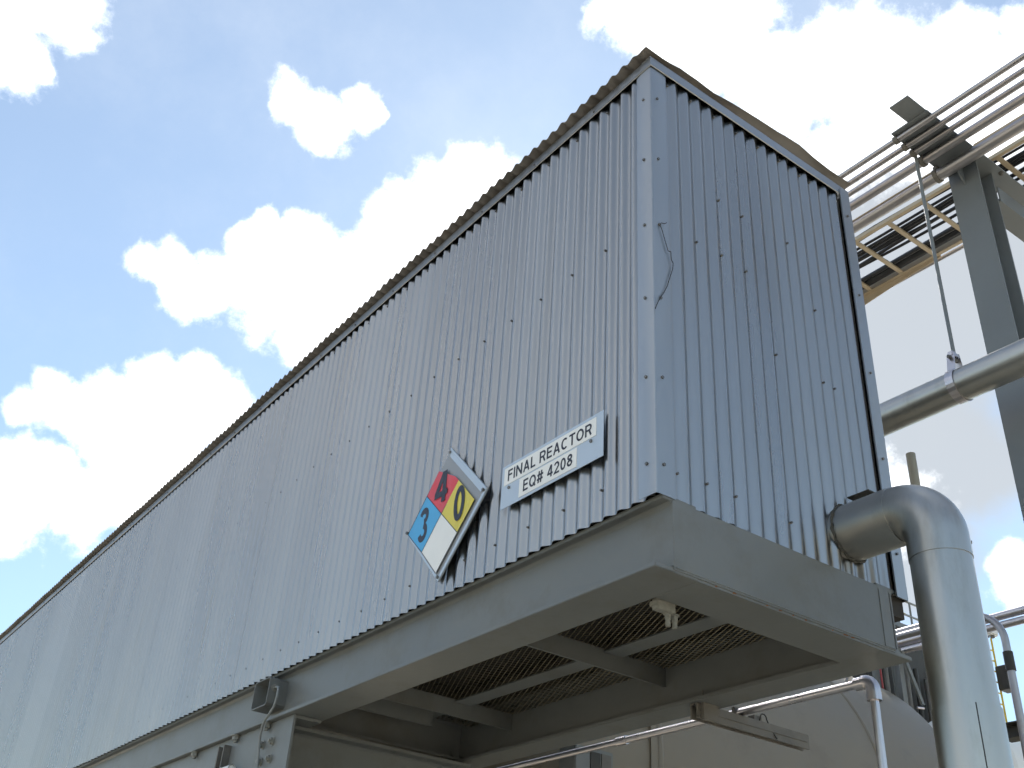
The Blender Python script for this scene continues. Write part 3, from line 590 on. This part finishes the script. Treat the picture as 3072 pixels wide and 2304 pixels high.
MB().box(2.33, 2.36, TY - TR - 0.012, TY - TR + 0.03, -0.36, 0.30).build('lug_plate', M_TANK, tk)

jb = thing('junction_box', 'grey junction box with two dark doors below the far beam', 'junction box', (1.68, 2.3, -0.6))
MB().box(1.56, 1.82, 2.28, 2.42, -0.42, -0.115).build('box_body', M_PAINT, jb, bevel=0.004)
MB().box(1.66, 1.725, 2.274, 2.2795, -0.40, -0.135).build('door', M_MACH, jb)
MB().box(1.735, 1.80, 2.274, 2.2795, -0.40, -0.135).build('door', M_STRUT, jb)
MB().box(1.66, 1.70, 2.33, 2.37, -ZB, -0.421).build('post', M_PAINT, jb)

# ================================================================== pipe rack beyond the box
ZBM = 4.231
rk = thing('pipe_rack_frame', 'grey steel rack column with cross beam carrying pipes and cable tray', 'pipe rack', (3.9, 0.69, -ZB))
MB().prism([(0.515, ZBM), (0.665, ZBM), (0.665, ZBM + 0.012), (0.515, ZBM + 0.012)], 'x', 2.918, 5.05).box(3.18, 5.05, 0.586, 0.596, ZBM + 0.010, ZBM + 0.10).build('cross_beam', M_RACK, rk, bevel=0.001)
MB().box(3.12, 4.12, 0.505, 0.802, ZBM - 0.012, ZBM - 0.001).build('bearing_plate', M_RACK, rk)
cpoly = wsec(0.575, 0.800, 3.80, 4.01, 0.013, 0.009)
MB().prism([(b_, a_) for a_, b_ in cpoly], 'z', -ZB + 0.025, ZBM - 0.0125).build('column', M_RACK, rk, bevel=0.001)
MB().box(3.70, 4.11, 0.48, 0.90, -ZB, -ZB + 0.0245).build('base_plate', M_RACK, rk)
MB().prism([(0.56, 3.94), (0.71, 3.94), (0.71, 3.95), (0.57, 3.95), (0.57, 4.08), (0.56, 4.08)], 'x', 4.011, 4.56).build('side_arm', M_RACK, rk)
MB().prism([(3.80, 4.06), (3.80, 4.218), (3.66, 4.218)], 'y', 0.68, 0.692).build('gusset', M_RACK, rk)
MB().box(3.595, 3.715, 0.806, 1.75, 4.150, 4.158).build('bracket_bar', M_TRAY, rk)
MB().box(3.61, 3.70, -2.0, 0.48, 4.150, 4.190).build('bracket_bar', M_TRAY, rk, bevel=0.004)
for y in (0.30, -0.1, -0.5): MB().tube([(3.655, y, 4.151), (3.655, y, 4.125)], 0.018, 12).build('bolt', M_WIRE, rk)
for y in (1.05, 1.42): MB().tube([(3.655, y, 4.151), (3.655, y, 4.146)], 0.014, 12).build('bolt', M_WIRE, rk)
for (x, y) in ((3.77, 0.53), (3.77, 0.77), (4.05, 0.53), (4.05, 0.77)): MB().hexbolt((x, y, ZBM - 0.012), (0, 0, -1), 0.014, 0.016).build('bolt', M_STRUT, rk)
names = [(3.172, 0.021, 'topmost of the slim pipes hung under the rack beam, nearest the beam tip', 0.036),
         (3.276, 0.021, 'second slim pipe from the tip of the rack beam', 0.036),
         (3.371, 0.021, 'third slim pipe from the tip of the rack beam', 0.036),
         (3.480, 0.034, 'medium pipe next to the cream bar under the rack beam', 0.050),
         (3.645, 0.046, 'thickest pipe under the rack beam, next to the rack column', 0.095)]
for (x, r, lab, dz) in names:
    o = MB().tube([(x, -3.2, ZBM - dz), (x, 13.5, ZBM - dz)], r, 18).build('rack_pipe', M_PIPE, smooth=True); tag(o, lab, 'pipe', 'pipes hung under the rack beam')
    # saddle clip against the plate
    c_ = MB().tube([(x, 0.785, ZBM - dz), (x, 0.815, ZBM - dz)], r + 0.010, 18); c_.box(x - 0.02, x + 0.02, 0.785, 0.815, ZBM - dz, ZBM - 0.0125); c_.build('pipe_clip', M_STRUT, rk, smooth=True)

hp = MB().tube([(3.37, -3.4, 2.185), (3.37, 13.5, 2.185)], 0.105, 40).build('insulated_line', M_JACKET, smooth=True)
tag(hp, 'fat silver insulated pipe hung on a rod in front of the rack column', 'pipe')
hg = thing('clevis_hanger', 'long thin rod with clevis strap round the fat silver pipe', 'pipe hanger', (3.37, 0.8, 2.07))
MB().tube([(3.385, 0.803, 2.40), (3.405, 0.808, ZBM - 0.013)], 0.0125, 12).build('rod', M_RACK, hg, smooth=True)
ring = []
for k in range(25):
    a = math.radians(60 + 180 - 150 + 300 * k / 24 - 0); ring.append((3.37 + 0.1075 * math.cos(math.radians(-240 + 300 * k / 24)), 2.185 + 0.1075 * math.sin(math.radians(-240 + 300 * k / 24))))
sv = []; sf = []
top = [(3.33, 2.40)]; path = [(3.345, 2.42)] + ring[0:1] + ring[1:] + [(3.395, 2.42)]
for (x, z) in path:
    for (yy_, oo) in ((0.775, 0), (0.83, 0)): sv.append((x, yy_, z))
    cx_, cz_ = x - 3.37, z - 2.185; q = math.hypot(cx_, cz_)
    for yy_ in (0.83, 0.775): sv.append((x + cx_ / q * 0.006, yy_, z + cz_ / q * 0.006))
for i in range(len(path) - 1):
    for j in range(4): sf.append((i * 4 + j, i * 4 + (j + 1) % 4, (i + 1) * 4 + (j + 1) % 4, (i + 1) * 4 + j))
MB().add(sv, sf).build('strap', M_COND, hg)
MB().tube([(3.31, 0.803, 2.385), (3.43, 0.803, 2.385)], 0.012, 10).build('cross_bolt', M_STRUT, hg, smooth=True)
MB().box(3.335, 3.405, 0.785, 0.82, 2.40, 2.435).build('top_yoke', M_COND, hg, bevel=0.004)

tr = thing('cable_tray', 'beige ladder cable tray on top of the rack beam', 'cable tray', (4.4, 3, 4.33))
TZ0 = 4.336
def rail(x, t, hgt=0.11):
    s_ = 1 if t > 0 else -1
    return MB().prism([(x, TZ0), (x + 0.035 * s_, TZ0), (x + 0.035 * s_, TZ0 + 0.004), (x + 0.004 * s_, TZ0 + 0.004), (x + 0.004 * s_, TZ0 + hgt), (x, TZ0 + hgt)], 'y', -3.0, 12.0)
rail(3.99, 1, 0.03).build('side_rail', M_TRAY, tr); rail(4.667, -1).build('side_rail', M_TRAY, tr)
y = 1.48 - 0.322 * 13
while y < 11.8: MB().box(3.996, 4.662, y - 0.018, y + 0.018, TZ0 + 0.005, TZ0 + 0.022).build('rung', M_TRAY, tr); y += 0.322
# kicked side plate where the tray bends down
kp = MB(); pts = [(1.45, 0.0, 0.02), (1.9, -0.03, 0.05), (2.3, -0.075, 0.11), (2.6, -0.14, 0.20), (3.1, -0.16, 0.22)]
vs = []; fs = []
for (yv, dz, wd) in pts: vs += [(4.674, yv, TZ0 + 0.02), (4.674, yv, TZ0 + dz - 0.012), (4.68, yv, TZ0 + dz - 0.012), (4.68, yv, TZ0 + 0.02)]
for i in range(len(pts) - 1):
    for j in range(4): fs.append((i * 4 + j, i * 4 + (j + 1) % 4, (i + 1) * 4 + (j + 1) % 4, (i + 1) * 4 + j))
kp.add(vs, fs).build('kicker_plate', M_TRAY, tr)
MB().tube([(4.721, -3, 4.345), (4.721, 12, 4.345)], 0.017, 12).build('edge_conduit', M_PIPE, tr, smooth=True)
ordn = ['first', 'second', 'third', 'fourth', 'fifth', 'sixth', 'seventh', 'eighth', 'ninth', 'tenth', 'eleventh', 'twelfth']
for k in range(9):
    x = 4.044 + k * 0.040 + random.uniform(-.010, .010); r = random.uniform(.0105, .0155); ph = random.uniform(0, 6.28); pth = []
    for i in range(33):
        yv = -3 + i * 0.46; pth.append((x + 0.020 * math.sin(yv * 1.3 + ph) + 0.010 * math.sin(yv * 3.1 + ph * 2), yv, TZ0 + 0.022 + r + 0.004 * math.sin(yv * 2.3 + ph)))
    o = MB().tube(pth, r, 8).build('tray_cable', M_CABLE, smooth=True); tag(o, '%s black cable in the tray, counted from the rack column side' % ordn[k], 'cable', 'black cables lying in the cable tray')
for (x, r, lab) in ((4.577, 0.050, 'thickest black cable near the outer rail of the tray'), (4.502, 0.020, 'smooth black cable beside the thickest one in the tray')):
    o = MB().tube([(x + 0.01 * math.sin(i * .7), -3 + i * 0.5, TZ0 + 0.022 + r) for i in range(31)], r, 14).build('tray_cable', M_CABLE, smooth=True); tag(o, lab, 'cable', 'black cables lying in the cable tray')

# ================================================================== equipment seen past the vent pipe
sp = MB().tube([(1.90, 0.30, -ZB), (1.90, 0.30, 0.955)], 0.0215, 20).build('vent_stub', mat('olive_pipe_paint', (0.25, 0.23, 0.18), 0.1, 0.5, 0.15, 5.0), smooth=True)
tag(sp, 'slim upright pipe end standing up behind the elbow', 'pipe')
for (z, r, lab, y0) in ((1.828, 0.040, 'dull upper pipe seen between frame corner and vent pipe', 2.75), (1.745, 0.034, 'middle silver pipe passing behind the vent pipe', -3.0), (1.668, 0.031, 'lowest bright silver pipe passing behind the vent pipe', -3.0)):
    o = MB().tube([(6.0, y0, z), (6.0, 14.0, z)], r, 20).build('background_pipe', M_PIPE if z > 1.8 else M_COND, smooth=True); tag(o, lab, 'pipe', 'pipes beyond the tank')
for y in (7.5, 12.0): pass
bc = thing('bent_conduit', 'grey conduit bending down to the right of the vent pipe', 'conduit', (4.75, 1.58, -ZB))
pt = [Vector((4.75, 2.9, 1.05)), Vector((4.75, 2.85, 1.2)), Vector((4.75, 2.7, 1.285)), Vector((4.75, 2.4, 1.29)), Vector((4.75, 1.80, 1.29))] + arc((4.75, 1.80, 1.07), (0, 0, 1), (0, -1, 0), 0.22, 0.15, math.pi / 2, 10) + [Vector((4.75, 1.58, 0.9)), Vector((4.75, 1.60, -ZB))]
MB().tube(pt, 0.026, 18).build('conduit_run', M_PIPE, bc, smooth=True)
MB().tube([(4.75, 1.58, 0.86), (4.75, 1.58, 0.99)], 0.033, 18).build('coupling', M_MACH, bc, smooth=True)

pf = thing('service_platform', 'far service platform with thin handrail left of the vent pipe', 'platform', (8.0, 4.6, -ZB))
MB().box(6.7, 7.9, 4.0, 5.4, 2.38, 2.43).build('deck', M_RACK, pf)
for z in (2.715, 2.562): MB().tube([(6.75, 4.03, z), (7.88, 4.03, z)], 0.011, 10).build('handrail', M_GREYCABLE, pf, smooth=True)
for x in (6.8, 7.45, 7.86): MB().tube([(x, 4.03, 2.43), (x, 4.03, 2.715)], 0.011, 10).build('rail_post', M_GREYCABLE, pf, smooth=True)
for (x, y) in ((6.85, 5.36), (7.8, 5.36)): MB().box(x - 0.06, x + 0.06, y - 0.06, y + 0.06, -ZB, 2.379).build('platform_leg', M_RACK, pf)
mo = thing('motor', 'round brown motor on the far platform beside the frame corner', 'motor', (7.33, 4.2, 2.43))
MB().tube([(7.30, 4.20, 2.53), (7.30, 4.20, 2.60), (7.30, 4.2, 2.69), (7.30, 4.2, 2.75)], [0.07, 0.095, 0.095, 0.05], 24).build('housing', M_BROWN, mo, smooth=True)
MB().tube([(7.36, 4.14, 2.44), (7.36, 4.14, 2.56)], 0.028, 12).build('shaft_cover', M_STRUT, mo, smooth=True)
MB().tube([(7.30, 4.2, 2.43), (7.30, 4.2, 2.54)], 0.03, 12).build('stand', M_STRUT, mo, smooth=True)
MB().box(7.15, 7.45, 4.085, 4.10, 2.60, 2.615).build('yellow_bar', M_YPAINT, mo)
mc = thing('dark_machine', 'dark machine with upright pipes behind the tank', 'machine', (7.0, 4.6, -ZB))
MB().box(6.60, 7.9, 4.05, 5.28, -ZB, 2.377).build('casing', M_MACH, mc, bevel=0.01)
for k in range(7): MB().tube([(6.66 + k * 0.17, 4.0, -1.0), (6.66 + k * 0.17, 4.0, 2.05 - 0.07 * (k % 3))], 0.024 + 0.006 * (k % 2), 10).build('upright_pipe', M_STRUT if k % 2 else M_MACH, mc, smooth=True)
for k in range(4): MB().tube([(6.70 + k * 0.26, 3.96, 1.56 + 0.05 * (k % 2)), (6.78 + k * 0.26, 3.94, 1.565 + 0.05 * (k % 2))], 0.012, 8).build('valve_handle', M_COND, mc, smooth=True)
br = MB().prism([(5.86, 1.62), (5.90, 1.62), (6.10, 1.20), (6.06, 1.20)], 'y', 3.14, 3.16).build('diagonal_brace', M_PAINT); tag(br, 'thin grey diagonal flat bar above the tank, left of the vent pipe', 'brace')
po = MB().prism(wsec(5.86, 5.92, 3.18, 3.26, 0.006, 0.005), 'z', 1.10, 1.66).build('tank_post', M_PAINT); tag(po, 'short grey post standing on the tank top', 'post')
rp = thing('riser_panel', 'grey upright panel with a red pipe beside the frame corner', 'panel', (5.82, 3.40, 1.0))
MB().box(5.76, 5.86, 3.37, 3.39, 1.05, 1.60).build('panel_sheet', M_PAINT, rp)
MB().tube([(5.835, 3.355, 1.05), (5.835, 3.355, 1.58)], 0.009, 8).build('red_pipe', M_REDPIPE, rp, smooth=True)
ld = thing('yellow_ladder', 'narrow yellow caged ladder with a small lamp right of the vent pipe', 'ladder', (7.1, 3.0, -ZB))
for x in (7.06, 7.15): MB().tube([(x, 3.03, -ZB), (x, 3.03, 2.02)], 0.009, 8).build('stile', M_YPAINT, ld, smooth=True)
z = -2.9
while z < 2.0: MB().tube([(7.06, 3.03, z), (7.15, 3.03, z)], 0.007, 8).build('rung', M_YPAINT, ld); z += 0.10
lp = thing('floodlight', 'small white floodlight on top of the yellow ladder', 'lamp', (7.07, 3.0, 2.03))
MB().box(7.03, 7.16, 2.95, 3.01, 2.022, 2.085).build('lamp_head', M_LAMP, lp, bevel=0.012); MB().tube([(7.09, 2.98, 2.0), (7.09, 2.98, 2.03)], 0.02, 8).build('bracket', M_STRUT, lp)
bx = MB().box(7.10, 7.24, 2.92, 3.02, 1.52, 1.74).build('dark_cabinet', M_MACH, bevel=0.006); tag(bx, 'small dark cabinet at the foot of the sky gap right of the vent pipe', 'cabinet')
t2 = thing('white_tank', 'bright white smaller tank at the right edge beyond the cream tank', 'tank', (8, 3.4, -ZB))
lathe_x([(6.7, 0.55), (10.2, 0.55)], 3.3, 0.72).build('shell', M_TANK2, t2, smooth=True)
lathe_x(list(reversed(dished(6.699, 0.55, 0.2, -1))), 3.3, 0.72).build('dished_end', M_TANK2, t2, smooth=True)
for xb in (7.2, 9.6): MB().box(xb - 0.1, xb + 0.1, 2.9, 3.7, -ZB, 0.35).build('saddle', M_RACK, t2)
bm2 = MB().prism([(a_, c_) for a_, c_ in wsec(5.98, 6.12, 0.78, 0.90, 0.01, 0.008)], 'y', -1.0, 2.44).build('low_beam', M_MACH); tag(bm2, 'dark rusty beam end at the lower right edge under the white tank', 'beam')
